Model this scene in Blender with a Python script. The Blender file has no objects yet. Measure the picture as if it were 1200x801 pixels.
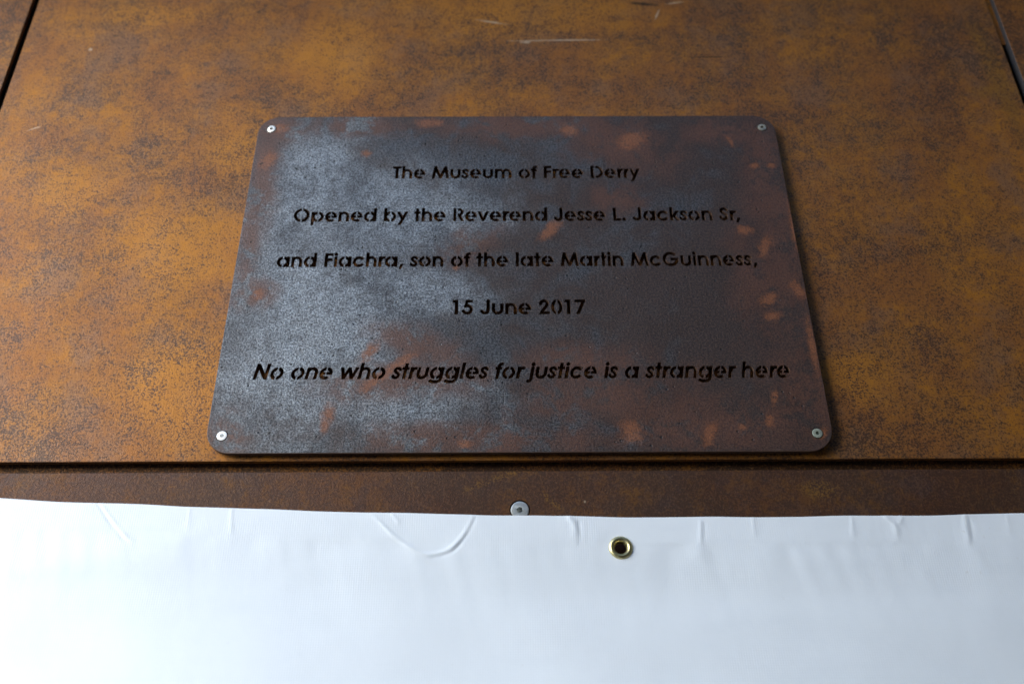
import bpy, bmesh, math, random
import numpy as np
from mathutils import Vector, Matrix, geometry

S = bpy.context.scene
C = S.collection
random.seed(4)

# ------------------------------------------------------------------ camera
CAM = Vector((-0.00973, -0.86116, -0.61431))
yaw, pitch, roll = 0.00319, 0.54413, -0.00537
fwd = Vector((math.sin(yaw) * math.cos(pitch), math.cos(yaw) * math.cos(pitch), math.sin(pitch)))
rgt = Vector((math.cos(yaw), -math.sin(yaw), 0))
upv = rgt.cross(fwd)
r2 = math.cos(roll) * rgt + math.sin(roll) * upv
u2 = -math.sin(roll) * rgt + math.cos(roll) * upv
cd = bpy.data.cameras.new('camera')
cd.lens = 35.0
cd.sensor_width = 36.0
cd.clip_start = 0.02
cd.clip_end = 500
cd.dof.use_dof = True
cd.dof.focus_distance = 0.98
cd.dof.aperture_fstop = 3.5
cam = bpy.data.objects.new('camera', cd)
C.objects.link(cam)
M = Matrix((r2, u2, -fwd)).transposed().to_4x4()
M.translation = CAM
cam.matrix_world = M
S.camera = cam

# ------------------------------------------------------------------ light
SUN_AZ, SUN_EL = math.radians(54), math.radians(20)      # azimuth measured to the left of the wall's outward normal
sd = Vector((-math.sin(SUN_AZ) * math.cos(SUN_EL), -math.cos(SUN_AZ) * math.cos(SUN_EL), math.sin(SUN_EL)))
W = bpy.data.worlds.new('World')
S.world = W
W.use_nodes = True
wn = W.node_tree
wn.nodes.clear()
sky = wn.nodes.new('ShaderNodeTexSky')
sky.sky_type = 'NISHITA'
sky.sun_disc = False
sky.sun_elevation = SUN_EL
sky.sun_rotation = math.atan2(sd.x, sd.y)
sky.dust_density = 0.0
sky.ozone_density = 2.3
bg = wn.nodes.new('ShaderNodeBackground')
bg.inputs['Strength'].default_value = 0.15
wo = wn.nodes.new('ShaderNodeOutputWorld')
wn.links.new(sky.outputs[0], bg.inputs[0])
wn.links.new(bg.outputs[0], wo.inputs[0])
sl = bpy.data.lights.new('sun', 'SUN')
sl.energy = 1.2
sl.angle = math.radians(45)
sl.color = (1.0, 0.95, 0.89)
sun = bpy.data.objects.new('sun', sl)
C.objects.link(sun)
sun.rotation_euler = (-sd).to_track_quat('-Z', 'Y').to_euler()
S.view_settings.view_transform = 'Standard'
S.view_settings.look = 'None'
S.view_settings.gamma = 1
S.view_settings.use_curve_mapping = False
S.view_settings.exposure = 1.95


# ------------------------------------------------------------------ node helpers
class NT:
    def __init__(self, name):
        self.m = bpy.data.materials.new(name)
        self.m.use_nodes = True
        self.t = self.m.node_tree
        self.t.nodes.clear()
        self.out = self.t.nodes.new('ShaderNodeOutputMaterial')
        self.b = self.t.nodes.new('ShaderNodeBsdfPrincipled')
        self.t.links.new(self.b.outputs[0], self.out.inputs[0])
        tc = self.t.nodes.new('ShaderNodeTexCoord')
        self.co = tc.outputs['Object']
        sp = self.t.nodes.new('ShaderNodeSeparateXYZ')
        self.t.links.new(self.co, sp.inputs[0])
        self.X, self.Y, self.Z = sp.outputs

    def set(self, sock, v):
        if isinstance(v, bpy.types.NodeSocket):
            self.t.links.new(v, sock)
        elif isinstance(v, (tuple, list)) and len(v) == 3 and sock.type == 'RGBA':
            sock.default_value = (*v, 1)
        else:
            sock.default_value = v

    def p(self, **kw):
        names = dict(base='Base Color', rough='Roughness', metal='Metallic', spec='Specular IOR Level',
                     normal='Normal', coat='Coat Weight', crough='Coat Roughness')
        for k, v in kw.items():
            self.set(self.b.inputs[names[k]], v)

    def math(self, op, a, b=0.0, c=0.0, clamp=False):
        n = self.t.nodes.new('ShaderNodeMath')
        n.operation = op
        n.use_clamp = clamp
        self.set(n.inputs[0], a); self.set(n.inputs[1], b); self.set(n.inputs[2], c)
        return n.outputs[0]

    def noise(self, scale, detail=4, rough=0.55, vec=None, dist=0.0, stretch=None, off=(0, 0, 0), typ='FBM'):
        v = vec or self.co
        mp = self.t.nodes.new('ShaderNodeMapping')
        self.t.links.new(v, mp.inputs[0])
        mp.inputs['Location'].default_value = off
        mp.inputs['Scale'].default_value = stretch or (1, 1, 1)
        n = self.t.nodes.new('ShaderNodeTexNoise')
        n.inputs['Scale'].default_value = scale
        n.inputs['Detail'].default_value = detail
        n.inputs['Roughness'].default_value = rough
        n.inputs['Distortion'].default_value = dist
        self.t.links.new(mp.outputs[0], n.inputs['Vector'])
        return n.outputs[0]

    def ss(self, v, a, b, lo=0.0, hi=1.0):
        n = self.t.nodes.new('ShaderNodeMapRange')
        n.interpolation_type = 'SMOOTHSTEP'
        self.set(n.inputs['Value'], v)
        n.inputs['From Min'].default_value = a
        n.inputs['From Max'].default_value = b
        n.inputs['To Min'].default_value = lo
        n.inputs['To Max'].default_value = hi
        return n.outputs[0]

    def mix(self, f, a, b, mode='MIX'):
        n = self.t.nodes.new('ShaderNodeMix')
        n.data_type = 'RGBA'
        n.blend_type = mode
        self.set(n.inputs[0], f)
        self.set(n.inputs[6], a)
        self.set(n.inputs[7], b)
        return n.outputs[2]

    def fmix(self, f, a, b):
        n = self.t.nodes.new('ShaderNodeMix')
        n.data_type = 'FLOAT'
        self.set(n.inputs[0], f); self.set(n.inputs[2], a); self.set(n.inputs[3], b)
        return n.outputs[0]

    def bump(self, h, dist, strength=1.0, normal=None):
        n = self.t.nodes.new('ShaderNodeBump')
        n.inputs['Strength'].default_value = strength
        n.inputs['Distance'].default_value = dist
        self.set(n.inputs['Height'], h)
        if normal:
            self.set(n.inputs['Normal'], normal)
        return n.outputs[0]

    def blob(self, x, z, rx, rz, deg=0.0, wob=None, soft=0.35, amp=1.0):
        """elliptical stain mask at x, z (metres); wob is a noise value that frays its outline"""
        a = math.radians(deg)
        ca, sa = math.cos(a), math.sin(a)
        dx = self.math('SUBTRACT', self.X, x)
        dz = self.math('SUBTRACT', self.Z, z)
        u = self.math('MULTIPLY_ADD', dx, ca / rx, self.math('MULTIPLY', dz, sa / rx))
        v = self.math('MULTIPLY_ADD', dx, -sa / rz, self.math('MULTIPLY', dz, ca / rz))
        d = self.math('SQRT', self.math('MULTIPLY_ADD', u, u, self.math('MULTIPLY', v, v)))
        if wob is not None:
            d = self.math('ADD', d, wob)
        return self.ss(d, 1 - soft, 1 + soft, amp, 0.0)

    def maxof(self, lst):
        o = lst[0]
        for k in lst[1:]:
            o = self.math('MAXIMUM', o, k)
        return o


# ------------------------------------------------------------------ materials
def corten(name, tone=0.0, marks=None, offs=(0, 0, 0), dull=0.0, spk=0.88, glow=0.0, dark=1.0):
    """weathering steel: fine grained orange brown rust with darker clouds; tone > 0 is browner"""
    n = NT(name)
    big = n.noise(3.6, 4, 0.6, stretch=(0.8, 1, 1.3), off=offs, dist=0.5)
    med = n.noise(17, 6, 0.66, stretch=(1, 1, 1.2), off=(offs[0] + 3.1, offs[1], offs[2]), dist=0.6)
    sml = n.noise(80, 6, 0.72, off=(offs[0], 1.7, offs[2]))
    fine = n.noise(500, 3, 0.75, off=(offs[0], offs[1] + 9.3, 0))
    grit = n.noise(1200, 2, 0.7, off=(2, offs[1], 4))
    v = n.math('MULTIPLY_ADD', big, 0.20, n.math('MULTIPLY', med, 0.27))
    v = n.math('MULTIPLY_ADD', sml, 0.33, v)
    v = n.math('MULTIPLY_ADD', n.noise(34, 5, 0.65, stretch=(1, 1, 0.16), off=(offs[2], 2, 5)), 0.16, n.math('SUBTRACT', v, 0.08))
    v = n.math('MULTIPLY_ADD', n.noise(220, 4, 0.7, off=(offs[0], 4.4, offs[2])), 0.20, v)
    if marks:
        wob = n.math('MULTIPLY_ADD', n.noise(28, 5, 0.7, off=(7, 7, 7)), 1.6, -0.8)
        dk = n.maxof([n.blob(*q, wob=wob, soft=0.6) for q in marks['dark']])
        v = n.math('MULTIPLY_ADD', dk, -0.032, v)
    v = n.math('SUBTRACT', v, tone)
    rust = n.mix(n.ss(v, 0.41, 0.50), (0.215, 0.100, 0.040), (0.285, 0.116, 0.026))
    rust = n.mix(n.ss(v, 0.50, 0.60), rust, (0.350, 0.136, 0.017))
    # hue drifts between ochre and red brown
    rust = n.mix(n.ss(n.noise(9, 6, 0.65, off=(offs[0], 8, 1)), 0.40, 0.60, 0.0, 0.55), rust, (0.215, 0.080, 0.028))
    # mauve grey bloom
    rust = n.mix(n.ss(n.noise(13, 6, 0.7, off=(offs[0] + 6, 3, 3)), 0.48, 0.66, 0.0, 0.45), rust, (0.175, 0.105, 0.070))
    # dark grains, denser where the rust is darker
    gn = n.math('MULTIPLY_ADD', fine, 0.78, n.math('MULTIPLY', grit, 0.22))
    g = n.math('MULTIPLY_ADD', v, 0.70, gn)
    grain = n.ss(g, 0.77 - glow, 0.89 - glow)
    rust = n.mix(grain, n.mix(spk, rust, (0.050, 0.030, 0.021)), rust)
    hi = n.ss(gn, 0.57, 0.66)
    rust = n.mix(n.math('MULTIPLY', hi, 0.38 * spk), rust, (0.44, 0.23, 0.085))
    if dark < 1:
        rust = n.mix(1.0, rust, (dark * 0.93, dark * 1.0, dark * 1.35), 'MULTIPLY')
    rough = n.math('MULTIPLY_ADD', n.ss(v, 0.40, 0.60), 0.14, 0.38 + dull)
    if marks:
        fray = n.math('MULTIPLY_ADD', n.noise(260, 3, 0.7), 2.2, -1.1)
        if marks.get('ochre'):
            oc = n.maxof([n.blob(*q, wob=wob, soft=0.6) for q in marks['ochre']])
            rust = n.mix(n.math('MULTIPLY', n.math('MULTIPLY', oc, grain), 0.55), rust, (0.22, 0.110, 0.020))
        if marks.get('orange'):
            oc = n.maxof([n.blob(*q, wob=wob, soft=0.6) for q in marks['orange']])
            rust = n.mix(n.math('MULTIPLY', n.math('MULTIPLY', oc, grain), 0.6), rust, (0.42, 0.17, 0.022))
        if marks.get('scuff'):
            sc = n.maxof([n.blob(*q, wob=fray, soft=0.5) for q in marks['scuff']])
            rust = n.mix(n.math('MULTIPLY', sc, 0.6), rust, (0.50, 0.38, 0.26))
        if marks.get('cut'):
            sc = n.maxof([n.blob(*q, wob=fray, soft=0.5) for q in marks['cut']])
            rust = n.mix(n.math('MULTIPLY', sc, 0.85), rust, (0.02, 0.014, 0.010))
    h = n.math('MULTIPLY_ADD', fine, 0.6, n.math('MULTIPLY', grit, 0.4))
    wave = n.bump(n.noise(5, 2, 0.5), 0.004, 1.0)
    nm = n.bump(h, 0.0009, 0.8, wave)
    n.p(base=rust, rough=rough, spec=0.22, metal=0.36, normal=nm)
    return n.m


def plaque_mat():
    n = NT('plaque_steel')
    wob = n.math('MULTIPLY_ADD', n.noise(95, 7, 0.8, off=(1, 2, 3), dist=0.5), 3.4, -1.65)
    soft = n.math('MULTIPLY_ADD', n.noise(20, 6, 0.6, off=(4, 2, 3), dist=0.8), 2.4, -1.2)
    big = n.noise(6.5, 5, 0.6, dist=0.8, off=(2.2, 0, 1.3))
    med = n.noise(26, 6, 0.65, dist=0.7, off=(8, 0, 3))
    fine = n.noise(470, 3, 0.7)
    grit = n.noise(950, 2, 0.7, off=(3, 3, 3))
    sand = n.math('MULTIPLY_ADD', fine, 0.6, n.math('MULTIPLY', grit, 0.4))
    cloud = n.math('MULTIPLY_ADD', big, 0.55, n.math('MULTIPLY', med, 0.45))
    # mill scale: blue grey, with the sky's pale sheen painted as clouds on the left
    sheen_zone = n.maxof([n.blob(x, z, rx, rz, d, wob=soft, soft=0.75) for x, z, rx, rz, d in [
        (-0.235, 0.10, 0.050, 0.11, -15), (-0.20, -0.03, 0.08, 0.075, 0), (-0.225, -0.14, 0.055, 0.08, 10),
        (-0.13, 0.075, 0.09, 0.055, 0), (-0.08, 0.07, 0.08, 0.03, 0), (-0.10, -0.03, 0.06, 0.03, -10),
        (-0.10, -0.165, 0.07, 0.03, 0), (-0.19, -0.07, 0.07, 0.10, 0)]])
    bloom_sheen = n.math('MULTIPLY', sheen_zone, n.ss(n.math('MULTIPLY_ADD', n.noise(85, 6, 0.75, off=(9, 9, 2)), 0.5, n.math('MULTIPLY', cloud, 0.5)), 0.37, 0.57))
    scale = n.mix(n.ss(sand, 0.41, 0.60), (0.018, 0.018, 0.020), (0.118, 0.118, 0.122))
    scale = n.mix(n.math('MULTIPLY', bloom_sheen, 0.85), scale, n.mix(n.ss(sand, 0.41, 0.60), (0.060, 0.066, 0.076), (0.42, 0.46, 0.485)))
    # brown patina film, biased right to paint the falloff of light too
    film_falloff = n.math('MULTIPLY_ADD', n.X, 0.55, n.math('ADD', cloud, 0.0))
    film_falloff = n.ss(film_falloff, 0.40, 0.60)
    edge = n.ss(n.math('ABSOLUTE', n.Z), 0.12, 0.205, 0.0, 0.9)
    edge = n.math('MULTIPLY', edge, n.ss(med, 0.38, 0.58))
    film_falloff = n.math('MAXIMUM', film_falloff, edge)
    film_falloff = n.math('MULTIPLY', film_falloff, n.math('MULTIPLY_ADD', bloom_sheen, -0.75, 1.0, clamp=True))
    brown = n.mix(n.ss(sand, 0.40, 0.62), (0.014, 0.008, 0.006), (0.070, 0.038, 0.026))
    col = n.mix(n.math('MULTIPLY', film_falloff, 0.95), scale, brown)
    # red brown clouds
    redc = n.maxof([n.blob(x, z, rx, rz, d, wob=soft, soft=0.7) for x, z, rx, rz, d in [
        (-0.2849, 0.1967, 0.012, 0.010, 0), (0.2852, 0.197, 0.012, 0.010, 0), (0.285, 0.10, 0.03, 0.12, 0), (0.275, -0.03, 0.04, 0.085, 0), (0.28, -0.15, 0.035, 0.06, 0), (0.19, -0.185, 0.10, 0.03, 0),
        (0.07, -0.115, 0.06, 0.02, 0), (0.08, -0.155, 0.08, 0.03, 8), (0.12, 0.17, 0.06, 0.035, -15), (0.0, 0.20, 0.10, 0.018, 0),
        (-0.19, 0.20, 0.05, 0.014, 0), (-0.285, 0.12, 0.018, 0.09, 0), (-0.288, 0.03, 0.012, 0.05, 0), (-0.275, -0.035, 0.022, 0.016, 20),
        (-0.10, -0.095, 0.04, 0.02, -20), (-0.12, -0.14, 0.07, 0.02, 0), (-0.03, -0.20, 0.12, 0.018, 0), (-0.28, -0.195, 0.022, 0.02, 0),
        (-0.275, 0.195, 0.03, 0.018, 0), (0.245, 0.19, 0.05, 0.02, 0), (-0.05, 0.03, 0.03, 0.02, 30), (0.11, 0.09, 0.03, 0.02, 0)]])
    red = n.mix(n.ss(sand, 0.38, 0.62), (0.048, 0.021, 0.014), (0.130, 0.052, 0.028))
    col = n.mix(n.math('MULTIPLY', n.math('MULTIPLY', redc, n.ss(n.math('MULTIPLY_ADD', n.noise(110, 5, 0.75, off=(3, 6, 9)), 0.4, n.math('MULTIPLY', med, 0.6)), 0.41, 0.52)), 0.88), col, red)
    # fresh orange marks left by fingers and drips
    marks = [(0.037, 0.050, 0.0070, 0.0135, -38), (0.031, 0.043, 0.006, 0.010, -50), (0.2655, 0.026, 0.0062, 0.0135, -25), (0.2595, -0.042, 0.010, 0.006, 40),
             (0.292, -0.032, 0.006, 0.012, 20), (0.2605, -0.063, 0.008, 0.005, 0), (0.268, 0.1385, 0.005, 0.004, 0), (0.288, 0.139, 0.005, 0.0035, 0),
             (-0.185, -0.174, 0.006, 0.010, 0), (-0.188, -0.186, 0.004, 0.008, 0), (-0.150, -0.104, 0.006, 0.012, -35), (-0.120, -0.119, 0.020, 0.0055, 38),
             (-0.140, -0.136, 0.018, 0.005, 40), (0.107, -0.194, 0.010, 0.012, 25), (0.241, -0.183, 0.0045, 0.006, 20), (0.2495, -0.158, 0.003, 0.0085, -14),
             (0.214, -0.1895, 0.004, 0.003, 0), (0.182, -0.197, 0.006, 0.012, -20), (-0.066, -0.002, 0.0032, 0.0036, 0), (-0.172, 0.158, 0.005, 0.005, 0),
             (0.246, 0.047, 0.008, 0.006, 0), (0.132, 0.177, 0.018, 0.012, 25), (0.060, 0.193, 0.010, 0.008, 0), (0.2455, 0.176, 0.003, 0.008, 20),
             (0.289, -0.197, 0.008, 0.005, 30), (-0.283, 0.150, 0.008, 0.014, -20), (-0.270, -0.034, 0.006, 0.006, 0), (0.300, 0.05, 0.004, 0.03, 0),
             (-0.102, 0.205, 0.016, 0.006, 0), (-0.276, 0.198, 0.010, 0.006, 0), (0.296, -0.10, 0.004, 0.03, 0), (-0.053, -0.206, 0.007, 0.004, 0)]
    om = n.maxof([n.blob(*q, wob=wob, soft=0.6) for q in marks])
    om = n.math('MULTIPLY', om, n.ss(n.noise(150, 5, 0.8, off=(6, 1, 6)), 0.33, 0.47))
    orange = n.mix(n.ss(sand, 0.36, 0.62), (0.090, 0.030, 0.012), (0.25, 0.082, 0.024))
    col = n.mix(n.math('MULTIPLY', om, 0.88), col, orange)
    # pits
    vor = n.t.nodes.new('ShaderNodeTexVoronoi')
    vor.inputs['Scale'].default_value = 120
    n.t.links.new(n.co, vor.inputs['Vector'])
    pit = n.ss(vor.outputs['Distance'], 0.10, 0.17, 1.0, 0.0)
    sel = n.ss(n.noise(40, 1, 0.5, off=(5, 5, 5)), 0.54, 0.58)
    pit = n.math('MULTIPLY', pit, sel)
    col = n.mix(n.math('MULTIPLY', pit, 0.85), col, (0.008, 0.008, 0.009))
    h = n.math('MULTIPLY_ADD', pit, -1.0, sand)
    wave = n.bump(n.noise(7, 3, 0.5), 0.004, 1.0)
    nm = n.bump(h, 0.0010, 0.8, wave)
    rs = n.math('MAXIMUM', om, n.math('MULTIPLY', redc, 0.6))
    rs = n.math('MAXIMUM', rs, n.math('MULTIPLY', film_falloff, 0.55))
    met = n.math('MULTIPLY_ADD', rs, -0.45, 0.45, clamp=True)
    rough = n.math('MULTIPLY_ADD', rs, 0.2, 0.42)
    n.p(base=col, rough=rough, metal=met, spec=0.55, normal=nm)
    return n.m


def metal(name, col, rough, metallic=1.0, dirt=0.0, dirtcol=(0.1, 0.08, 0.05), scale=900):
    n = NT(name)
    a = n.noise(scale, 4, 0.65)
    b = n.noise(scale * 0.3, 4, 0.7, off=(3, 1, 2))
    d = n.ss(b, 0.62 - dirt, 0.80 - dirt * 0.8)
    c = n.mix(n.math('MULTIPLY', d, min(1.0, dirt * 1.6)), col, dirtcol)
    c = n.mix(n.math('MULTIPLY', n.ss(a, 0.45, 0.7), 0.3), c, tuple(k * 0.55 for k in col))
    n.p(base=c, rough=n.math('MULTIPLY_ADD', d, 0.25, rough), metal=n.math('MULTIPLY_ADD', d, -0.8 * metallic, metallic),
        normal=n.bump(a, 0.0002, 0.5))
    return n.m


def vinyl_mat():
    n = NT('white_vinyl')
    # woven scrim showing faintly through the coating
    wx = n.math('SINE', n.math('MULTIPLY', n.X, 2 * math.pi / 0.0021))
    wz = n.math('SINE', n.math('MULTIPLY', n.Z, 2 * math.pi / 0.0021))
    amp = n.ss(n.noise(9, 3, 0.5, stretch=(1, 1, 2)), 0.35, 0.65, 0.25, 1.0)
    weave = n.math('MULTIPLY', n.math('MULTIPLY_ADD', wx, 0.7, n.math('MULTIPLY', wz, 0.3)), amp)
    grime = n.noise(14, 5, 0.6, stretch=(1, 1, 2.5))
    specks = n.ss(n.noise(160, 2, 0.5), 0.70, 0.76)
    specks = n.math('MULTIPLY', specks, n.ss(n.noise(6, 2, 0.5, off=(1, 1, 1)), 0.5, 0.62))
    col = n.mix(n.ss(grime, 0.45, 0.75, 0.0, 0.35), (0.78, 0.825, 0.865), (0.72, 0.77, 0.815))
    col = n.mix(n.math('MULTIPLY', specks, 0.25), col, (0.55, 0.52, 0.48))
    col = n.mix(n.math('MULTIPLY', n.ss(weave, 0.2, 0.9), 0.05), col, (0.6, 0.64, 0.70))
    b1 = n.bump(weave, 0.00008, 0.6)
    b2 = n.bump(n.noise(50, 4, 0.6), 0.0006, 0.5, b1)
    n.p(base=col, rough=0.42, spec=0.45, normal=b2)
    return n.m


MAIN_MARKS = dict(
    dark=[(0.350, -0.125, 0.030, 0.045, 0), (0.335, -0.16, 0.04, 0.02, 20), (-0.341, -0.085, 0.030, 0.03, 0), (-0.405, 0.372, 0.03, 0.02, -20),
           (0.355, 0.195, 0.10, 0.020, 4), (0.31, 0.225, 0.05, 0.02, 0), (-0.45, 0.02, 0.05, 0.012, 10),
          (-0.50, 0.28, 0.06, 0.03, 30), (0.50, 0.03, 0.10, 0.012, 4), (0.42, -0.10, 0.10, 0.02, 3), (0.40, -0.20, 0.10, 0.018, 0), (0.56, 0.34, 0.05, 0.05, 0),
          (0.16, 0.36, 0.10, 0.008, 0), (0.24, 0.268, 0.08, 0.03, 0), (-0.47, -0.19, 0.05, 0.025, 0), (-0.31, 0.27, 0.06, 0.025, -20), (0.10, 0.30, 0.03, 0.006, 0),
          (0.52, -0.14, 0.06, 0.03, 0)],
    ochre=[(0.585, 0.30, 0.012, 0.10, 3), (0.58, 0.262, 0.03, 0.012, 0)],
    orange=[(-0.46, 0.40, 0.06, 0.02, 0), (-0.22, 0.33, 0.05, 0.07, 0), (-0.28, 0.16, 0.07, 0.05, -20), (-0.33, -0.14, 0.06, 0.05, 0), (-0.50, 0.11, 0.04, 0.03, 30),
            (0.34, -0.13, 0.03, 0.03, 0), (-0.36, 0.03, 0.07, 0.05, 0), (0.0, 0.40, 0.15, 0.04, 0)],
    scuff=[(0.046, 0.3517, 0.050, 0.0009, 0.9), (0.012, 0.3485, 0.006, 0.0020, 0), (0.070, 0.352, 0.030, 0.0014, 0.5), (-0.566, 0.2065, 0.007, 0.0008, 25),
           (-0.528, 0.338, 0.0022, 0.0022, 0), (-0.03, 0.385, 0.016, 0.0016, -12), (0.205, 0.420, 0.010, 0.0014, 10), (0.180, 0.398, 0.0013, 0.008, -20)],
    cut=[(0.236, 0.3215, 0.024, 0.0010, 0), (0.165, 0.418, 0.016, 0.0030, -6)])
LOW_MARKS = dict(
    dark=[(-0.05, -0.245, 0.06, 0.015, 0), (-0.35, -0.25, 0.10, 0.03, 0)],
    scuff=[(-0.170, -0.2745, 0.0012, 0.0014, 0), (-0.164, -0.2725, 0.0012, 0.0014, 0), (0.060, -0.262, 0.0010, 0.0012, 0)],
    ochre=[(-0.020, -0.2370, 0.030, 0.0035, 22), (0.030, -0.262, 0.012, 0.003, -40), (0.28, -0.250, 0.015, 0.008, 0)])
M_MAIN = corten('weathered_steel', -0.006, MAIN_MARKS, spk=0.84, glow=0.018)
M_LEFT = corten('weathered_steel_olive', 0.02, None, (5, 2, 8))
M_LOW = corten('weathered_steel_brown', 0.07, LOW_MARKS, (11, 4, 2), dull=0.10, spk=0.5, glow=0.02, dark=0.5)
M_FLANGE = corten('weathered_steel_flange', 0.05, dict(dark=[(-0.37, -0.225, 0.13, 0.03, 0), (-0.03, -0.225, 0.035, 0.03, 0), (-0.15, -0.225, 0.03, 0.03, 0),
                                                               (-0.7, -0.225, 0.2, 0.03, 0)]), (21, 6, 5), dull=0.2)
M_CLIP = corten('weathered_steel_clip', -0.08, None, (31, 6, 5), dull=0.15)
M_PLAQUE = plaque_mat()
M_ZINC = metal('zinc_screw', (0.52, 0.50, 0.45), 0.36, 0.9, 0.10)
M_ZINC_GLINT = metal('glint_screw', (0.96, 0.96, 0.95), 0.42, 0.35, 0.0)  # reflected glint on the head put into a near white base
M_ZINC_OLD = metal('tarnished_screw', (0.34, 0.36, 0.30), 0.45, 0.8, 0.28, (0.10, 0.12, 0.08), 600)
M_ZINC_DULL = metal('dull_screw', (0.36, 0.33, 0.26), 0.42, 0.8, 0.18, (0.16, 0.12, 0.07))
M_STEEL = metal('stainless_bolt', (0.60, 0.63, 0.62), 0.40, 0.8, 0.12, (0.25, 0.22, 0.18), 700)
M_BRASS = metal('brass', (0.66, 0.58, 0.30), 0.36, 1.0, 0.06, (0.22, 0.18, 0.08))
M_VINYL = vinyl_mat()
_n = NT('dark_cavity'); _n.p(base=_n.mix(_n.noise(30, 3), (0.02, 0.018, 0.016), (0.035, 0.03, 0.025)), rough=0.9); M_CAV = _n.m
_n = NT('shade_wall_dark'); _n.p(base=_n.mix(_n.noise(12, 5), (0.035, 0.034, 0.033), (0.06, 0.057, 0.054)), rough=0.85); M_SHADE_WALL = _n.m  # dark finish of the added light-blocking walls
_n = NT('paving'); _n.p(base=_n.mix(_n.noise(8, 6, 0.6), (0.20, 0.19, 0.18), (0.30, 0.29, 0.275)), rough=0.85, normal=_n.bump(_n.noise(60, 4), 0.004, 0.6)); M_PAVE = _n.m


# ------------------------------------------------------------------ object helpers
def mesh_obj(name, me, mat=None, parent=None, smooth=False):
    o = bpy.data.objects.new(name, me)
    C.objects.link(o)
    if mat:
        me.materials.clear()
        me.materials.append(mat)
    if parent:
        o.parent = parent
    me.polygons.foreach_set('use_smooth', [smooth] * len(me.polygons))
    me.update()
    return o


def empty(name, label, cat, loc=(0, 0, 0)):
    o = bpy.data.objects.new(name, None)
    C.objects.link(o)
    o.location = loc
    o.empty_display_size = 0.05
    o['label'] = label
    o['category'] = cat
    return o


def sheet_mesh(name, contours, y_front, thick, bevel=0.0, chamfer=None):
    """flat plate in the x-z plane with holes: contours[0] is the outline, the others are cut right through.
    chamfer is the same outline a little smaller: the front face then ends there and a bevel joins the two"""
    front = [chamfer or contours[0]] + list(contours[1:])
    pts, edges = [], []
    for lp in front:
        b = len(pts)
        pts += [Vector((x * 1000, z * 1000)) for x, z in lp]
        edges += [(b + k, b + (k + 1) % len(lp)) for k in range(len(lp))]
    vo, eo, fo, vmap, _, _ = geometry.delaunay_2d_cdt(pts, edges, [], 0, 1e-5, True)
    V = np.array([(v[0], v[1]) for v in vo])
    F = np.array([f for f in fo])
    cen = V[F].mean(1)
    par = np.zeros(len(F), bool)
    for lp in front:
        a = np.array(lp) * 1000
        sel = np.where((cen[:, 0] > a[:, 0].min()) & (cen[:, 0] < a[:, 0].max()) & (cen[:, 1] > a[:, 1].min()) & (cen[:, 1] < a[:, 1].max()))[0]
        if not len(sel):
            continue
        c = cen[sel]
        x1, z1 = a[:, 0], a[:, 1]
        x2, z2 = np.roll(x1, -1), np.roll(z1, -1)
        cz = c[:, 1:2]
        hit = ((z1 > cz) != (z2 > cz)) & (c[:, 0:1] < (x2 - x1) * (cz - z1) / np.where(z2 == z1, 1, z2 - z1) + x1)
        par[sel] ^= (hit.sum(1) % 2 == 1)
    F = F[par]
    V = V / 1000
    nv = len(V)
    co = [(x, y_front, z) for x, z in V] + [(x, y_front + thick, z) for x, z in V]
    faces = []
    for a, b, c in F:
        ar = (V[b][0] - V[a][0]) * (V[c][1] - V[a][1]) - (V[c][0] - V[a][0]) * (V[b][1] - V[a][1])
        if ar < 0:
            b, c = c, b
        faces.append((a, b, c))
        faces.append((a + nv, c + nv, b + nv))
    base = len(co)
    for li, lp in enumerate(front):
        area = sum(lp[k][0] * lp[(k + 1) % len(lp)][1] - lp[(k + 1) % len(lp)][0] * lp[k][1] for k in range(len(lp)))
        ccw = area > 0
        flip = ccw if li == 0 else not ccw
        n = len(lp)
        layers = [[(x, y_front, z) for x, z in lp], [(x, y_front + thick, z) for x, z in lp]]
        if li == 0 and chamfer:
            d = math.dist(chamfer[0], contours[0][0])
            o = contours[0]
            layers = [layers[0], [((x + u) / 2 + (x - u) * 0.21, y_front + 0.3 * d, (z + w) / 2 + (z - w) * 0.21) for (x, z), (u, w) in zip(o, lp)],
                      [(x, y_front + d, z) for x, z in o], [(x, y_front + thick, z) for x, z in o], layers[1]]
        b0 = len(co)
        for L in layers:
            co += L
        for q in range(len(layers) - 1):
            for k in range(n):
                k2 = (k + 1) % n
                f = (b0 + q * n + k, b0 + q * n + k2, b0 + (q + 1) * n + k2, b0 + (q + 1) * n + k)
                faces.append(f[::-1] if flip else f)
    me = bpy.data.meshes.new(name)
    me.from_pydata(co, [], faces)
    me['flat_faces'] = 2 * len(F)
    me.update()
    return me


def circle(cx, cz, r, n=32):
    return [(cx + r * math.cos(2 * math.pi * k / n), cz + r * math.sin(2 * math.pi * k / n)) for k in range(n)]


def rrect(x0, x1, z0, z1, r, n=14):
    out = []
    for cx, cz, a0 in ((x1 - r, z1 - r, 0), (x0 + r, z1 - r, 90), (x0 + r, z0 + r, 180), (x1 - r, z0 + r, 270)):
        for k in range(n + 1):
            a = math.radians(a0 + 90 * k / n)
            out.append((cx + r * math.cos(a), cz + r * math.sin(a)))
    return out


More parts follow.
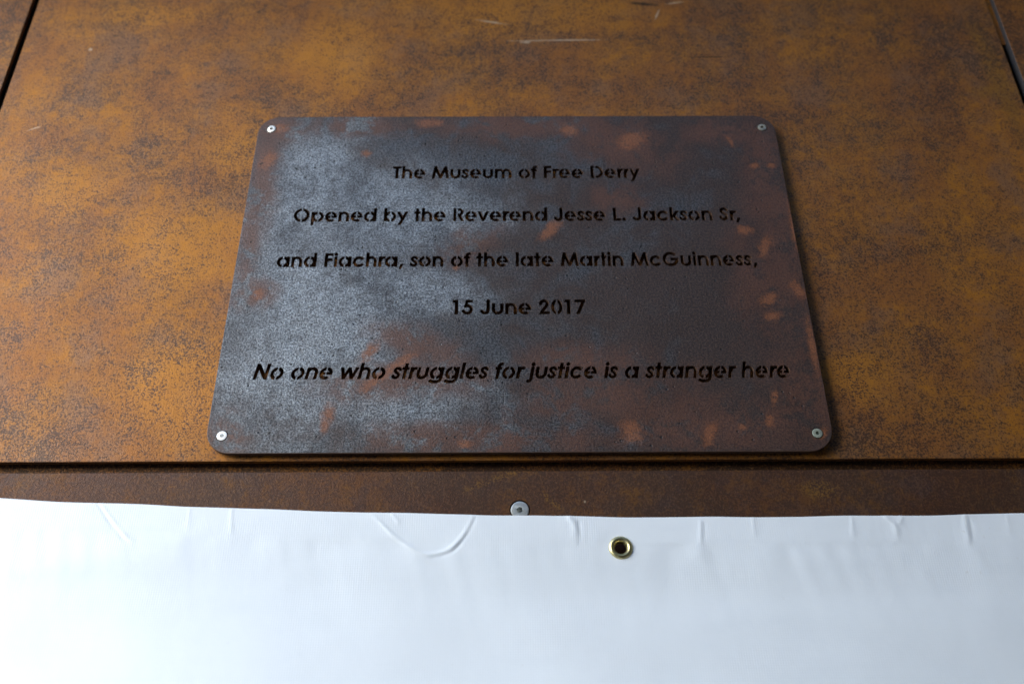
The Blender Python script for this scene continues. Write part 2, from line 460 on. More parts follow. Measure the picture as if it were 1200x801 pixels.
def lathe(name, prof, n=40, cap_back=False):
    """profile of (r, y) turned about the y axis; normals face -y for a profile running outwards"""
    bm = bmesh.new()
    rings = []
    for r, y in prof:
        if r <= 1e-7:
            rings.append([bm.verts.new((0, y, 0))])
        else:
            rings.append([bm.verts.new((r * math.cos(2 * math.pi * k / n), y, r * math.sin(2 * math.pi * k / n))) for k in range(n)])
    for a, b in zip(rings, rings[1:]):
        for k in range(n):
            k2 = (k + 1) % n
            if len(a) == 1:
                bm.faces.new((a[0], b[k], b[k2]))
            elif len(b) == 1:
                bm.faces.new((a[k], b[0], a[k2]))
            else:
                bm.faces.new((a[k], b[k], b[k2], a[k2]))
    bmesh.ops.recalc_face_normals(bm, faces=bm.faces)
    me = bpy.data.meshes.new(name)
    bm.to_mesh(me)
    bm.free()
    return me


def screw_mesh(name, R, hexr, depth, dome=0.0, tail=0.006):
    """countersunk socket head: hexagonal recess, slightly domed face, rounded rim, conical underside"""
    n = 36
    bm = bmesh.new()

    def ring(fr, y):
        vs = []
        for k in range(n):
            a = 2 * math.pi * k / n
            r = fr(a)
            vs.append(bm.verts.new((r * math.cos(a), y, r * math.sin(a))))
        return vs
    hx = lambda s: (lambda a: s * hexr * math.cos(math.pi / 6) / math.cos(((a + 0.3) % (math.pi / 3)) - math.pi / 6))
    ci = lambda r: (lambda a: r)
    rings = [ring(hx(0.45), depth + 0.0006), ring(hx(0.96), depth), ring(hx(1.0), 0.0002), ring(hx(1.08), -dome),
             ring(ci(R * 0.62), -dome * 0.85), ring(ci(R * 0.90), -dome * 0.3), ring(ci(R * 0.97), 0.0001), ring(ci(R), 0.0005),
             ring(ci(R * 0.98), 0.0012), ring(ci(R * 0.5), tail)]
    for a, b in zip(rings, rings[1:]):
        for k in range(n):
            k2 = (k + 1) % n
            bm.faces.new((a[k], b[k], b[k2], a[k2]))
    bm.faces.new(rings[0])
    bmesh.ops.recalc_face_normals(bm, faces=bm.faces)
    me = bpy.data.meshes.new(name)
    bm.to_mesh(me)
    bm.free()
    return me


# ------------------------------------------------------------------ stencil lettering (geometric bold alphabet, units 1/1000 em)
SS = 5.0        # raster step, em units
X0, Z0, NX, NZ = -120, -300, 236, 230


def fld():
    xs = X0 + SS * (np.arange(NX * 2) / 2 + 0.25)
    zs = Z0 + SS * (np.arange(NZ * 2) / 2 + 0.25)
    return np.meshgrid(xs, zs)


GX, GZ = fld()


def poly(*pts):
    ins = np.zeros(GX.shape, bool)
    n = len(pts)
    for i in range(n):
        x1, y1 = pts[i]; x2, y2 = pts[(i + 1) % n]
        if y1 == y2:
            continue
        c = ((y1 > GZ) != (y2 > GZ)) & (GX < (x2 - x1) * (GZ - y1) / (y2 - y1) + x1)
        ins ^= c
    return ins


def rect(x0, x1, z0, z1): return (GX >= x0) & (GX <= x1) & (GZ >= z0) & (GZ <= z1)


def ell(cx, cz, rx, rz): return ((GX - cx) / rx) ** 2 + ((GZ - cz) / rz) ** 2 <= 1


def ring(cx, cz, R, r, Rz=None, rz=None): return ell(cx, cz, R, Rz or R) & ~ell(cx, cz, r, rz or r)


def stroke(pts, w):
    """smooth curved stroke with butt ends"""
    P = [np.array(p, float) for p in pts]
    P = [2 * P[0] - P[1]] + P + [2 * P[-1] - P[-2]]
    cur = []
    for i in range(1, len(P) - 2):
        for t in np.linspace(0, 1, 9)[:-1]:
            a, b, c, d = P[i - 1], P[i], P[i + 1], P[i + 2]
            cur.append(0.5 * ((2 * b) + (-a + c) * t + (2 * a - 5 * b + 4 * c - d) * t * t + (-a + 3 * b - 3 * c + d) * t ** 3))
    cur.append(P[-2])
    out = np.zeros(GX.shape, bool)
    for i, (a, b) in enumerate(zip(cur, cur[1:])):
        t = b - a
        L = np.hypot(*t)
        if L < 1e-6:
            continue
        t = t / L
        s = (GX - a[0]) * t[0] + (GZ - a[1]) * t[1]
        d = np.abs(-(GX - a[0]) * t[1] + (GZ - a[1]) * t[0])
        out |= (s >= 0) & (s <= L) & (d <= w / 2)
        if i > 0:
            out |= (GX - a[0]) ** 2 + (GZ - a[1]) ** 2 <= (w / 2) ** 2
    return out


BR = 84   # width of the bridges that hold the counters


def slot(cx, z0=-20, z1=760, w=BR): return rect(cx - w / 2, cx + w / 2, z0, z1)


def bowl(cx): return ring(cx, 269, 283, 155)


def shoulders(x0, x1, stem=131, top=550):
    cx = (x0 + x1) / 2
    R = (x1 - x0) / 2
    return (ring(cx, top - R, R, R - 122) & (GZ > top - R)) | rect(x1 - stem, x1, 0, top - R + 2) | rect(x0, x0 + stem, 0, top - R + 2)


def glyph(c):
    if c == 'T': return rect(12, 428, 592, 720) | rect(153, 287, 0, 720), 440
    if c == 'h': return rect(52, 183, 0, 740) | shoulders(52, 558), 608
    if c == 'n': return rect(52, 183, 0, 538) | shoulders(52, 558), 608
    if c == 'm': return rect(52, 180, 0, 538) | shoulders(52, 530, 128) | shoulders(402, 884, 128), 934
    if c == 'u': return (shoulders(50, 555)[::-1, :] & False) | rect(50, 181, 240, 538) | rect(424, 555, 240, 538) | (ring(302.5, 241, 252.5, 122) & (GZ <= 242)), 606
    if c == 'e':
        g = bowl(325) | (rect(160, 600, 212, 318) & ell(325, 269, 283, 283))
        cut = poly((325, 212), (760, 212), (760, 20), (640, -40), (450, 96), (395, 150))
        g &= ~(cut & ~ell(325, 269, 154, 154)) & ~poly((330, 211), (700, 211), (700, 120), (470, 120))
        return g & ~slot(325, 200, 700, 70), 650
    if c == 'c':
        g = bowl(325) & ~poly((325, 269), (700, 520), (760, 269), (700, 18))
        return g, 620
    if c == 'o': return bowl(327) & ~slot(327), 655
    if c == 'a': return (bowl(327) & ~slot(327)) | rect(508, 639, 0, 538), 688
    if c == 'd': return (bowl(327) & ~slot(327)) | rect(508, 639, 0, 740), 688
    if c == 'b': return (bowl(358) & ~slot(372)) | rect(48, 179, 0, 740), 685
    if c == 'p': return (bowl(358) & ~slot(372)) | rect(48, 179, -195, 538), 685
    if c == 'g':
        g = (bowl(327) & ~slot(327)) | rect(508, 639, 60, 538)
        low = stroke([(574, 110), (574, 20), (540, -70), (450, -128), (330, -140), (210, -132), (110, -100)], 125)
        return (g | low) & ~(ring(327, 269, 345, 284) & (GZ < 90) & (GX < 500)), 688
    if c == 's': return stroke([(338, 420), (275, 478), (195, 492), (120, 462), (98, 398), (135, 335), (205, 285), (272, 235), (300, 168), (265, 88), (188, 55), (105, 78), (48, 145)], 118), 392
    if c == 'S': return stroke([(408, 566), (345, 640), (255, 664), (165, 632), (128, 548), (165, 462), (250, 392), (335, 315), (374, 212), (330, 98), (235, 56), (130, 92), (68, 195)], 126), 500
    if c == 'f': return stroke([(155, 0), (155, 300), (155, 560), (190, 650), (292, 680)], 131) | rect(15, 292, 425, 538), 314
    if c == 'F': return rect(70, 206, 0, 720) | rect(70, 450, 592, 720) | rect(70, 436, 318, 442), 490
    if c == 'r': return rect(48, 179, 0, 538) | stroke([(150, 330), (175, 425), (235, 478), (335, 480)], 122), 318
    if c == 'D':
        g = rect(70, 206, 0, 720) | (rect(200, 330, 0, 720) & ~rect(200, 330, 122, 598)) | (ring(330, 360, 360, 226, 360, 238) & (GX >= 330))
        return g & ~slot(285), 740
    if c == 'y': return poly((0, 538), (146, 538), (345, 130), (262, -10)) | poly((395, 538), (540, 538), (210, -195), (66, -195)), 540
    if c == 'v': return poly((0, 538), (142, 538), (277, 205), (412, 538), (554, 538), (330, 0), (224, 0)), 554
    if c == 'O': return ring(434, 360, 376, 244) & ~slot(434), 868
    if c == 't': return rect(105, 236, 0, 712) | rect(18, 325, 425, 538), 339
    if c == 'R':
        g = rect(70, 206, 0, 720) | (rect(200, 330, 300, 720) & ~rect(200, 330, 415, 605)) | (ring(330, 510, 222, 94, 210, 95) & (GX >= 330))
        g |= poly((275, 330), (420, 330), (592, 0), (436, 0))
        return g & ~slot(235, -20, 760), 600
    if c == 'J': return stroke([(352, 720), (352, 450), (352, 215), (315, 105), (215, 62), (125, 95), (62, 160)], 134), 482
    if c == 'L': return rect(70, 206, 0, 720) | rect(70, 438, 0, 128), 463
    if c == '.': return ell(140, 78, 84, 84), 280
    if c == ',': return poly((112, 135), (245, 135), (140, -118), (48, -118)), 280
    if c == 'k': return rect(48, 179, 0, 740) | poly((150, 268), (338, 538), (500, 538), (300, 262)) | poly((165, 310), (300, 300), (512, 0), (352, 0), (180, 245)), 515
    if c == 'i': return rect(50, 181, 0, 538) | ell(115, 664, 82, 82), 231
    if c == 'l': return rect(50, 181, 0, 740), 231
    if c == 'j': return stroke([(116, 538), (116, 200), (116, -20), (85, -100), (-20, -128)], 131) | ell(116, 664, 82, 82), 231
    if c == 'M': return poly((25, 0), (138, 720), (262, 720), (459, 250), (656, 720), (780, 720), (893, 0), (757, 0), (692, 425), (508, 0), (410, 0), (226, 425), (161, 0)), 918
    if c == 'G':
        g = ring(430, 360, 376, 244) & ~poly((430, 360), (640, 560), (760, 700), (900, 560), (900, 410), (560, 410))
        g = g & ~(rect(430, 900, 410, 520) & (GX > 600) & ~poly((430, 520), (640, 560), (600, 700)))
        g |= rect(440, 806, 292, 412)
        return g, 870
    if c == 'N': return poly((65, 0), (65, 720), (190, 720), (535, 250), (535, 720), (670, 720), (670, 0), (545, 0), (200, 470), (200, 0)), 738
    if c == 'w': return poly((5, 538), (140, 538), (235, 225), (355, 538), (470, 538), (590, 225), (686, 538), (822, 538), (648, 0), (530, 0), (412, 320), (295, 0), (178, 0)), 828
    if c == '1': return poly((195, 0), (330, 0), (330, 720), (120, 720), (70, 595), (195, 595)), 500
    if c == '5': return rect(195, 490, 597, 720) | poly((195, 720), (310, 720), (245, 430), (112, 340)) | stroke([(150, 392), (250, 424), (370, 398), (432, 310), (430, 200), (375, 100), (262, 60), (145, 88), (70, 175)], 125), 560
    if c == '2': return stroke([(98, 500), (130, 605), (215, 662), (320, 655), (398, 590), (402, 490), (345, 380), (240, 245), (130, 95)], 128) | poly((30, 0), (510, 0), (510, 124), (190, 124), (70, 60)), 556
    if c == '0': return ring(278, 360, 246, 122, 374, 244) & ~slot(278), 556
    if c == '7': return rect(45, 520, 595, 720) | poly((362, 620), (520, 720), (520, 690), (245, 0), (95, 0)), 556
    raise KeyError(c)


def contours(mask):
    """marching squares on the anti-aliased raster, then simplified"""
    d = mask.copy()
    for a, b in ((0, 1), (0, 2), (0, 3), (0, 4), (1, 1), (1, 2), (1, 3), (2, 1), (2, 2), (2, 3), (3, 1), (3, 2), (3, 3), (1, 4), (2, 4), (3, 4), (4, 3), (4, 2), (4, 1), (5, 0), (0, 5), (1, 0), (2, 0), (3, 0), (4, 0)):
        for sa in (-1, 1):
            for sb in (-1, 1):
                d |= np.roll(np.roll(mask, a * sa, 0), b * sb, 1)
    mask = d
    f = mask.reshape(NZ, 2, NX, 2).mean(axis=(1, 3)).astype(float)
    k = np.array([1, 3, 1]) / 5.0
    f = np.apply_along_axis(lambda v: np.convolve(v, k, 'same'), 0, f)
    f = np.apply_along_axis(lambda v: np.convolve(v, k, 'same'), 1, f)
    f[0, :] = f[-1, :] = 0; f[:, 0] = f[:, -1] = 0
    b = f > 0.5
    nxt = {}
    cells = np.argwhere((b[:-1, :-1].astype(int) + b[1:, :-1] + b[:-1, 1:] + b[1:, 1:]) % 4 != 0)
    pos = {}

    def ep(j, i, j2, i2):
        key = (min((j, i), (j2, i2)), max((j, i), (j2, i2)))
        if key not in pos:
            a, c = f[j, i], f[j2, i2]
            t = (0.5 - a) / (c - a)
            pos[key] = (X0 + SS * (i + 0.5 + t * (i2 - i)), Z0 + SS * (j + 0.5 + t * (j2 - j)))
        return key
    for j, i in cells:
        v = [b[j, i], b[j, i + 1], b[j + 1, i + 1], b[j + 1, i]]
        cn = [(j, i), (j, i + 1), (j + 1, i + 1), (j + 1, i)]
        ent, ext = [], []
        for e in range(4):
            a, c = v[e], v[(e + 1) % 4]
            if a and not c: ext.append(ep(*cn[e], *cn[(e + 1) % 4]))
            if c and not a: ent.append(ep(*cn[e], *cn[(e + 1) % 4]))
        for a, c in zip(ext, ent):
            nxt[a] = c
    loops = []
    while nxt:
        s = next(iter(nxt))
        lp = []
        k2 = s
        while k2 in nxt:
            lp.append(pos[k2])
            k2 = nxt.pop(k2)
        if len(lp) > 12:
            loops.append(lp)

    def dp(p, tol):
        if len(p) < 3:
            return p
        a, c = np.array(p[0]), np.array(p[-1])
        q = np.array(p)
        d = c - a
        L = np.hypot(*d)
        dist = np.hypot(*(q - a).T) if L < 1e-9 else np.abs(d[0] * (q[:, 1] - a[1]) - d[1] * (q[:, 0] - a[0])) / L
        i = int(dist.argmax())
        if dist[i] < tol:
            return [p[0], p[-1]]
        return dp(p[:i + 1], tol)[:-1] + dp(p[i:], tol)
    out = []
    for lp in loops:
        h = len(lp) // 2
        out.append(dp(lp[:h + 1], 1.6)[:-1] + dp(lp[h:] + [lp[0]], 1.6)[:-1])
    return out


GL = {}


def get(c):
    if c not in GL:
        m, adv = glyph(c)
        GL[c] = (contours(m), adv, float(GX[m].min()), float(GX[m].max()))
    return GL[c]


KERN = {('T', 'h'): -10, ('r', 'r'): 0, ('r', 'y'): -10, ('L', '.'): -10, ('r', ','): -40, ('F', 'r'): -15, ('F', 'i'): -5}


def line(text, x_left, x_right, base, cap=0.0176, shear=0.0):
    """letters fitted between the measured ends of the line"""
    u = cap / 720.0
    pen = 0
    items = []
    prev = None
    for ch in text:
        if ch == ' ':
            pen += 285; prev = None; continue
        pen += KERN.get((prev, ch), 0)
        g = get(ch)
        items.append((ch, pen))
        pen += g[1]
        prev = ch
    lo = items[0][1] + get(items[0][0])[2]
    hi = items[-1][1] + get(items[-1][0])[3]
    k = (x_right - x_left) / ((hi - lo) * u)
    print('line', text[:12], 'x-scale', round(k, 3))
    out = []
    for ch, p in items:
        for lp in get(ch)[0]:
            out.append([(x_left + (p - lo + x + shear * z) * u * k, base + z * u) for x, z in lp])
    return out


OWX, OWZ = -1.25, 1.2
# ------------------------------------------------------------------ ground
bm = bmesh.new()
vs = [bm.verts.new(p) for p in ((-60, -60, -2.2), (60, -60, -2.2), (60, 2, -2.2), (-60, 2, -2.2))]
bm.faces.new(vs)
me = bpy.data.meshes.new('ground'); bm.to_mesh(me); bm.free()
g = mesh_obj('ground', me, M_PAVE)
g['kind'] = 'structure'

# ------------------------------------------------------------------ steel clad wall
wall = empty('clad_wall', 'rusty weathering steel cladding behind the plaque, in flat panels with dark joints', 'wall', (0, 0.02, -2.2))


def wparent(o):
    o.parent = wall
    o.matrix_parent_inverse = Matrix.Translation((0, -0.02, 2.2))
    return o


YF, TH = 0.0085, 0.005
XL0, XL1 = -0.6218, -0.6132        # left vertical joint
XR0, XR1 = 0.6055, 0.6145          # right vertical joint
ZJ0, ZJ1 = -0.2307, -0.2197        # horizontal joint
BOLT = (-0.0005, -0.2696)


def panel(x0, x1, z0, z1, mat, holes=(), yf=YF, name='panel', th=TH, bev=0.0007):
    me = sheet_mesh(name, [rrect(x0, x1, z0, z1, 0.0016, 3)] + list(holes), yf, th, 0, rrect(x0 + bev, x1 - bev, z0 + bev, z1 - bev, 0.0016 - bev, 3))
    return wparent(mesh_obj(name, me, mat))


_n = NT('cut_edge'); _n.p(base=_n.mix(_n.noise(200, 4), (0.045, 0.043, 0.048), (0.09, 0.085, 0.09)), rough=0.5, metal=0.5); M_EDGE = _n.m


def edge_steel(o):
    o.data.materials.append(M_EDGE)
    for p in o.data.polygons:
        if abs(p.normal.x) > 0.75:
            p.material_index = 1


p_main = panel(XL1, XR0, ZJ1, 1.5, M_MAIN); p_main['label'] = 'large orange brown steel panel that carries the plaque'
p_left = panel(-1.8, XL0, ZJ1, 1.5, M_LEFT); p_left['label'] = 'steel panel left of the black vertical joint'
p_right = panel(XR1, 1.8, ZJ1, 1.5, M_LEFT, yf=YF - 0.0015, th=0.0100); edge_steel(p_right); p_right['label'] = 'dark olive brown steel panel right of the joint'
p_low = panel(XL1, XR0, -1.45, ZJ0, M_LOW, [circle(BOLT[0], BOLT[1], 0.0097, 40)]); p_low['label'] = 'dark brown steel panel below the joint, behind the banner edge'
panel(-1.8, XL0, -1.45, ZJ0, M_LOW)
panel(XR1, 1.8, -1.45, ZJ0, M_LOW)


def box(name, x0, x1, y0, y1, z0, z1, mat, bev=0.0):
    bm = bmesh.new()
    bmesh.ops.create_cube(bm, size=1)
    for v in bm.verts:
        v.co = ((x0 + x1) / 2 + v.co.x * (x1 - x0), (y0 + y1) / 2 + v.co.y * (y1 - y0), (z0 + z1) / 2 + v.co.z * (z1 - z0))
    if bev:
        bmesh.ops.bevel(bm, geom=bm.edges[:], offset=bev, segments=2, affect='EDGES')
    me = bpy.data.meshes.new(name); bm.to_mesh(me); bm.free()
    return mesh_obj(name, me, mat)


wparent(box('joint_flange', XL1 + 0.004, XR0 - 0.004, YF + TH + 0.008, YF + TH + 0.011, ZJ0 - 0.03, ZJ1 + 0.03, M_FLANGE))
wparent(box('joint_clip', XR0 - 0.02, XR1 + 0.004, YF + TH + 0.0005, YF + TH + 0.0025, 0.348, 0.62, M_CLIP, 0.0003))
wparent(box('backing_wall', -1.9, 1.9, 0.10, 0.25, -2.2, 1.6, M_CAV))
wparent(box('added_shade_canopy', -3.0, 3.0, -0.42, YF - 0.002, 0.80, 0.86, M_LEFT, 0.002))  # added out of view to block light from the upper wall
o = box('added_shade_wall_right', 0.76, 0.86, -1.398, YF - 0.004, -2.198, 0.798, M_SHADE_WALL, 0.002); o['kind'] = 'structure'  # added out of view to take sky light off the right side
o = box('added_shade_wall_behind', OWX, 3.0, -1.60, -1.40, -2.198, OWZ, M_SHADE_WALL, 0.004); o['kind'] = 'structure'  # added behind the camera to shade the right half from the sun
bolt = mesh_obj('bolt', screw_mesh('bolt', 0.0085, 0.0030, 0.0055, 0.0002), M_STEEL)
bolt.location = (BOLT[0], YF + 0.0004, BOLT[1]); bolt.parent = p_low
bolt['label'] = 'round stainless socket bolt half hidden by the banner edge'

# ------------------------------------------------------------------ plaque
plaque = empty('plaque', 'dark steel plaque with stencil cut museum opening inscription, screwed to rusty wall', 'plaque', (0, 0.0, -0.2155))
HW, HH = 0.300, 0.2155
SCR = [(-0.2849, 0.1967), (0.2852, 0.1970), (0.2852, -0.1965), (-0.2849, -0.1968)]
cont = [rrect(-HW, HW, -HH, HH, 0.025, 20)]
for x, z in SCR:
    cont.append(circle(x, z, 0.0058, 28))
cont += line('The Museum of Free Derry', -0.1400, 0.1378, 0.1215)
cont += line('Opened by the Reverend Jesse L. Jackson Sr,', -0.2448, 0.2432, 0.0610)
cont += line('and Fiachra, son of the late Martin McGuinness,', -0.2560, 0.2540, 0.0005)
cont += line('15 June 2017', -0.0685, 0.0690, -0.0598)
cont += line('No one who struggles for justice is a stranger here', -0.2636, 0.2674, -0.1353, 0.0176, 0.20)
_n = NT('rusty_cut_edge'); _n.p(base=_n.mix(_n.noise(300, 4, 0.7), (0.045, 0.022, 0.013), (0.15, 0.085, 0.055)), rough=0.6, metal=0.2); M_CUT = _n.m
me = sheet_mesh('plate', cont, 0.0, 0.0042, 0.0, rrect(-HW + 0.0005, HW - 0.0005, -HH + 0.0005, HH - 0.0005, 0.0245, 20))
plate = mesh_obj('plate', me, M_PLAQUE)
plate.data.materials.append(M_CUT)
for p in list(plate.data.polygons)[me['flat_faces']:]:
    p.material_index = 1
plate.parent = plaque
plate.matrix_parent_inverse = Matrix.Translation((0, 0, 0.2155))
mats = [M_ZINC, M_ZINC_DULL, M_ZINC_OLD, M_ZINC_GLINT]
labs = ['clean silver screw in the upper left corner', 'dull grey screw in the upper right corner', 'tarnished greenish screw in the lower right corner', 'screw in the lower left corner, its glint painted white']
for i, (x, z) in enumerate(SCR):
    s = mesh_obj('screw', screw_mesh('screw', 0.0050, 0.0019, 0.0035, 0.0002), mats[i])
    s.location = (x, -0.0003, z)
    s.rotation_euler = ((0.06, 0.5, -0.10), (0, 0.2, 0.02), (0.02, 1.0, 0), (0.02, 0.3, 0.0))[i]
    s.parent = plaque
    s.matrix_parent_inverse = Matrix.Translation((0, 0, 0.2155))
    s['label'] = labs[i]

# ------------------------------------------------------------------ banner
banner = empty('banner', 'white vinyl banner with a brass eyelet hanging below the plaque', 'banner', (0, -0.01, -0.9))
YB = -0.009
tx = np.array([-1.2, -0.80, -0.62, -0.4751, -0.43, -0.3882, -0.36, -0.240, -0.12, -0.0079, 0.11, 0.2233, 0.34, 0.4557, 0.7, 1.2])
tz = np.array([-0.225, -0.248, -0.2575, -0.2636, -0.2668, -0.2694, -0.2698, -0.2757, -0.2800, -0.2828, -0.2845, -0.2852, -0.2845, -0.2826, -0.278, -0.27])


def topz(x):
    return np.interp(x, tx, tz) + 0.0004 * np.sin(x * 47) + 0.0002 * np.sin(x * 111 + 1)


def smooth_topz(x):
    s = 0
    for d, w in ((-0.02, 1), (-0.01, 2), (0, 3), (0.01, 2), (0.02, 1)):
        s = s + w * topz(x + d)
    return s / 9


def pl_dist(X, Z, pts):
    D = np.full(X.shape, 1e9)
    A = np.zeros(X.shape)
    n = len(pts) - 1
    for i, ((x1, z1), (x2, z2)) in enumerate(zip(pts, pts[1:])):
        dx, dz = x2 - x1, z2 - z1
        t = np.clip(((X - x1) * dx + (Z - z1) * dz) / (dx * dx + dz * dz), 0, 1)
        d = np.hypot(X - x1 - t * dx, Z - z1 - t * dz)
        A = np.where(d < D, (i + t) / n, A)
        D = np.minimum(D, d)
    return D, A


def spl(pts, n=8):
    P = [np.array(p) for p in pts]
    P = [2 * P[0] - P[1]] + P + [2 * P[-1] - P[-2]]
    o = []
    for i in range(1, len(P) - 2):
        for t in np.linspace(0, 1, n, endpoint=False):
            a, b, c, d = P[i - 1:i + 3]
            o.append(0.5 * (2 * b + (c - a) * t + (2 * a - 5 * b + 4 * c - d) * t * t + (-a + 3 * b - 3 * c + d) * t ** 3))
    o.append(P[-2])
    return o


rs = np.random.RandomState(7)


def vnoise(X, Z, sx, sz, seed):
    """smooth value noise"""
    r = np.random.RandomState(seed)
    T = r.rand(64, 64)
    u, v = X / sx + 31.3, Z / sz + 17.7
    i, j = np.floor(u).astype(int), np.floor(v).astype(int)
    fu, fv = u - i, v - j
    fu, fv = fu * fu * (3 - 2 * fu), fv * fv * (3 - 2 * fv)
    g = lambda a, b: T[a % 64, b % 64]
    return (g(i, j) * (1 - fu) + g(i + 1, j) * fu) * (1 - fv) + (g(i, j + 1) * (1 - fu) + g(i + 1, j + 1) * fu) * fv - 0.5


def bulge(X, T):
    """how far the vinyl stands out towards the street at x, and t metres below its top edge"""
    Z = smooth_topz(X) - T
    f = 0.0022 * vnoise(X, Z, 0.16, 0.12, 1) + 0.0050 * vnoise(X + 1.5 * Z, Z + 0.15 * X, 0.30, 0.07, 4) * np.clip(T / 0.08, 0, 1) + 0.030 * np.clip(T - 0.02, 0, 9) ** 1.0 * 0.35
    # hem: a second layer makes the top 25 mm thicker, its welded edge shows as a small step
    f += 0.00025 * (1 / (1 + np.exp((T - 0.0252) / 0.0008)))
    # soft puckers hanging from the hem
    pk = np.clip((T - 0.022) / 0.010, 0, 1) * np.exp(-np.clip(T - 0.03, 0, 9) / 0.035)
    f += 0.0008 * pk * (vnoise(X + 0.15 * T, Z * 0, 0.021, 1, 3) + 0.6 * vnoise(X - 0.25 * T, Z * 0, 0.011, 1, 5))
    f += 0.0016 * vnoise(X + 0.5 * Z, Z, 0.07, 0.04, 9) * np.clip((T - 0.02) / 0.03, 0, 1)
    # long diagonal swags
    f += 0.10 * np.clip(T - 0.07, 0, 0.2) ** 1.3 * 1.6
    f += 0.0015 * np.exp(-((Z + 0.33 - 0.12 * (X + 0.45)) / 0.02) ** 2) * np.clip((-0.15 - X) / 0.3, 0, 1)
    # creases
    fs = [([(-0.3855, -0.268), (-0.370, -0.2868), (-0.3545, -0.3025), (-0.346, -0.304)], 0.0011, -0.0012),
          ([(-0.3830, -0.268), (-0.3675, -0.2858), (-0.352, -0.3020), (-0.343, -0.3045)], 0.0012, 0.0012),
          ([(-0.134, -0.281), (-0.1146, -0.300), (-0.0988, -0.3115), (-0.0834, -0.3185), (-0.070, -0.3165), (-0.061, -0.3115), (-0.0499, -0.298), (-0.0435, -0.283)], 0.0016, 0.0022),
          ([(-0.0790, -0.3215), (-0.070, -0.3195), (-0.0590, -0.3145), (-0.0475, -0.2995), (-0.0405, -0.284)], 0.0013, -0.0012),
          ([(-0.116, -0.281), (-0.111, -0.287), (-0.110, -0.292)], 0.0012, 0.0009),
          ([(0.0440, -0.285), (0.0474, -0.290), (0.0488, -0.300), (0.0490, -0.3126)], 0.0019, 0.0024),
          ([(0.0525, -0.289), (0.0530, -0.300), (0.0520, -0.313)], 0.0012, -0.0013),
          ([(0.162, -0.289), (0.160, -0.313)], 0.0012, 0.0011), ([(0.166, -0.291), (0.1645, -0.308)], 0.001, -0.0006),
          ([(0.210, -0.286), (0.209, -0.304)], 0.0012, 0.0009),
          ([(0.330, -0.286), (0.3365, -0.2935), (0.3352, -0.3107)], 0.0017, 0.0017), ([(0.344, -0.286), (0.339, -0.2935)], 0.0014, 0.0012),
          ([(0.402, -0.2845), (0.400, -0.300), (0.3985, -0.315)], 0.0018, 0.0019), ([(0.4055, -0.288), (0.4040, -0.310)], 0.0012, -0.0009),
          ([(0.2988, -0.288), (0.297, -0.305)], 0.0013, 0.0008), ([(-0.262, -0.277), (-0.2594, -0.300)], 0.0011, 0.0007),
          ([(-0.30, -0.276), (-0.299, -0.298)], 0.0011, 0.0005), ([(0.44, -0.286), (0.438, -0.305)], 0.0013, 0.0006)]
    for pts, w, h in fs:
        pp = spl(pts)
        sel = (X > min(p[0] for p in pp) - 0.01) & (X < max(p[0] for p in pp) + 0.01) & (T < 0.12)
        if sel.any():
            d, al = pl_dist(X[sel], Z[sel], pp)
            # strongest near the hem, fading and widening towards the free end
            fade = np.clip((1 - al) / 0.35, 0, 1) if pts[-1][1] < -0.29 else np.clip(np.minimum(al, 1 - al) / 0.12 + 0.25, 0, 1)
            fade = fade * (0.75 + 0.9 * vnoise(X[sel], Z[sel], 0.009, 0.009, 21))
            ww = w * (1.25 + 0.9 * al * (pts[-1][1] < -0.29))
            f[sel] += 0.34 * h * fade * np.exp(-(d / ww) ** 2) + 0.10 * h * np.exp(-(d / (w * 5)) ** 2) * np.clip((1 - al) / 0.3 + 0.3, 0, 1)
    # pulled flat round the eyelet
    r = np.hypot(X - 0.0888, Z + 0.3125)
    k = np.clip((r - 0.010) / 0.012, 0, 1)
    f0 = float(F_EYE[0]) if F_EYE else 0
    return np.where(r < 0.03, f * k + f0 * (1 - k), f) if F_EYE else f


F_EYE = []
EX, EZ = 0.0888, -0.3125
t_e = float(smooth_topz(np.array([EX]))[0] - EZ)
F_EYE.append(float(bulge(np.array([[EX]]), np.array([[t_e]]))[0, 0]))
xs = np.concatenate([np.linspace(-1.2, -0.52, 40)[:-1], np.arange(-0.52, 0.52, 0.0009), np.linspace(0.52, 1.2, 40)])
ts = np.concatenate([np.arange(0, 0.06, 0.0008), np.arange(0.06, 0.20, 0.0022), np.linspace(0.20, 0.62, 25)])
XX, TT = np.meshgrid(xs, ts)
BB = bulge(XX, TT)
ZZ = smooth_topz(XX) - TT
# edge of the eyelet hole: snap the nearest vertices onto a circle so the cut is round
rr = np.hypot(XX - EX, ZZ - EZ)
near = (rr > 0.0058) & (rr < 0.0075)
YY = YB - BB
# rolled top edge
RF = 0.0007
rows_x, rows_y, rows_z = [], [], []
for a in np.linspace(math.pi, 0, 7)[:-1]:
    rows_x.append(xs.copy())
    rows_y.append(YY[0] + RF - RF * math.cos(math.pi - a) * -1 * -1 if False else YY[0] + RF + RF * -math.cos(a) * 1)
    rows_z.append(ZZ[0] + RF * math.sin(a))
VX = np.vstack([np.array(rows_x), XX]); VY = np.vstack([np.array(rows_y), YY]); VZ = np.vstack([np.array(rows_z), ZZ])
nr, nc = VX.shape
co = np.stack([VX, VY, VZ], -1).reshape(-1, 3)
jj, ii = np.meshgrid(np.arange(nr - 1), np.arange(nc - 1), indexing='ij')
q = np.stack([jj * nc + ii, (jj + 1) * nc + ii, (jj + 1) * nc + ii + 1, jj * nc + ii + 1], -1).reshape(-1, 4)
cen = co[q].mean(1)
keep = np.hypot(cen[:, 0] - EX, cen[:, 2] - EZ) > 0.0066
q = q[keep]


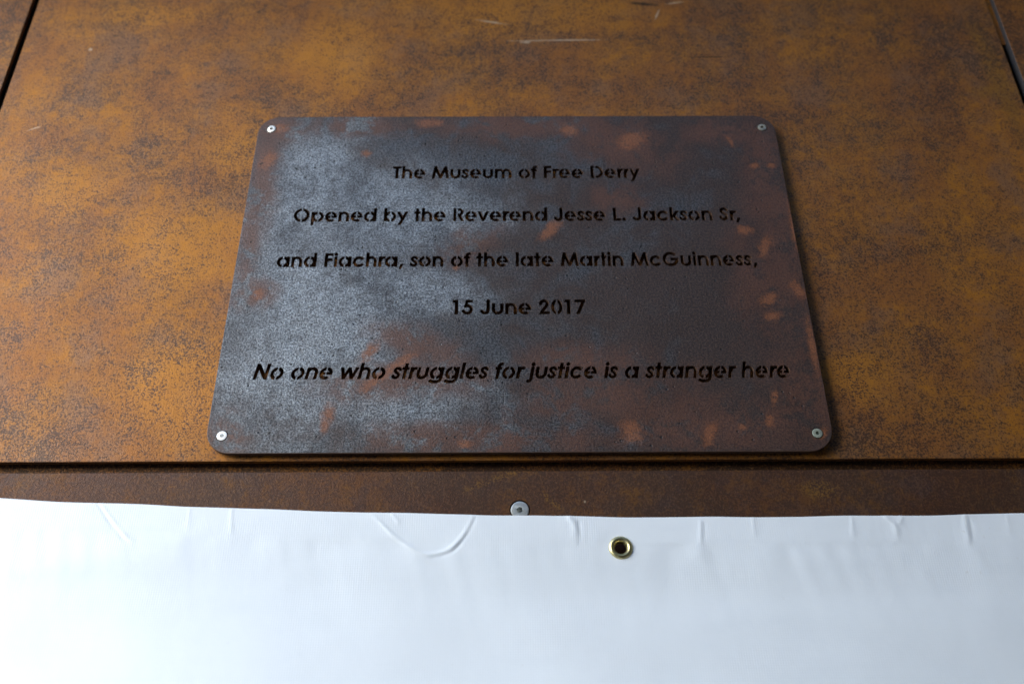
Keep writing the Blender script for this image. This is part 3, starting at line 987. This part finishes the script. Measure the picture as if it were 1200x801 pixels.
def grid_mesh(name, co, q):
    me = bpy.data.meshes.new(name)
    me.vertices.add(len(co)); me.vertices.foreach_set('co', co.astype(np.float32).ravel())
    me.loops.add(q.size); me.loops.foreach_set('vertex_index', q.astype(np.int32).ravel())
    me.polygons.add(len(q))
    me.polygons.foreach_set('loop_start', (np.arange(len(q)) * 4).astype(np.int32))
    me.polygons.foreach_set('loop_total', np.full(len(q), 4, np.int32))
    me.update(calc_edges=True)
    me.validate()
    return me


sheet = mesh_obj('sheet', grid_mesh('sheet', co, q), M_VINYL, None, True)
sheet.parent = banner; sheet.matrix_parent_inverse = Matrix.Translation((0, 0.01, 0.9))
# rear flap of the hem
tb = np.linspace(0, 0.022, 12)
XB, TB = np.meshgrid(xs, tb)
co2 = np.stack([XB, np.broadcast_to(YY[0] + 2 * RF, XB.shape) - 0.4 * np.minimum(TB, 0) + np.interp(TB, [0, 0.022], [0, 0.0]), ZZ[0] - TB], -1)
co2[:, :, 1] = np.maximum(co2[:, :, 1], YB - BB[np.minimum((TB / 0.0008).astype(int), len(ts) - 1), np.broadcast_to(np.arange(len(xs)), XB.shape)] + 0.0009)
nr2 = len(tb)
jj, ii = np.meshgrid(np.arange(nr2 - 1), np.arange(nc - 1), indexing='ij')
q2 = np.stack([jj * nc + ii, jj * nc + ii + 1, (jj + 1) * nc + ii + 1, (jj + 1) * nc + ii], -1).reshape(-1, 4)
hem = mesh_obj('hem', grid_mesh('hem', co2.reshape(-1, 3), q2), M_VINYL, None, True)
hem.parent = banner; hem.matrix_parent_inverse = Matrix.Translation((0, 0.01, 0.9))
# eyelet: rolled brass ring with a short barrel through the sheet
ye = YB - F_EYE[0]
prof = [(0.0052, 0.0045), (0.0053, 0.0016), (0.0057, 0.0002), (0.0064, -0.0011), (0.0074, -0.0019), (0.0085, -0.0020), (0.0096, -0.0015), (0.0104, -0.0007), (0.0108, 0.0003), (0.0107, 0.0006), (0.0095, 0.0005)]
ey = mesh_obj('eyelet', lathe('eyelet', prof, 56), M_BRASS, None, True)
ey.location = (EX, ye, EZ); ey.parent = banner; ey.matrix_parent_inverse = Matrix.Translation((0, 0.01, 0.9))
print('built')
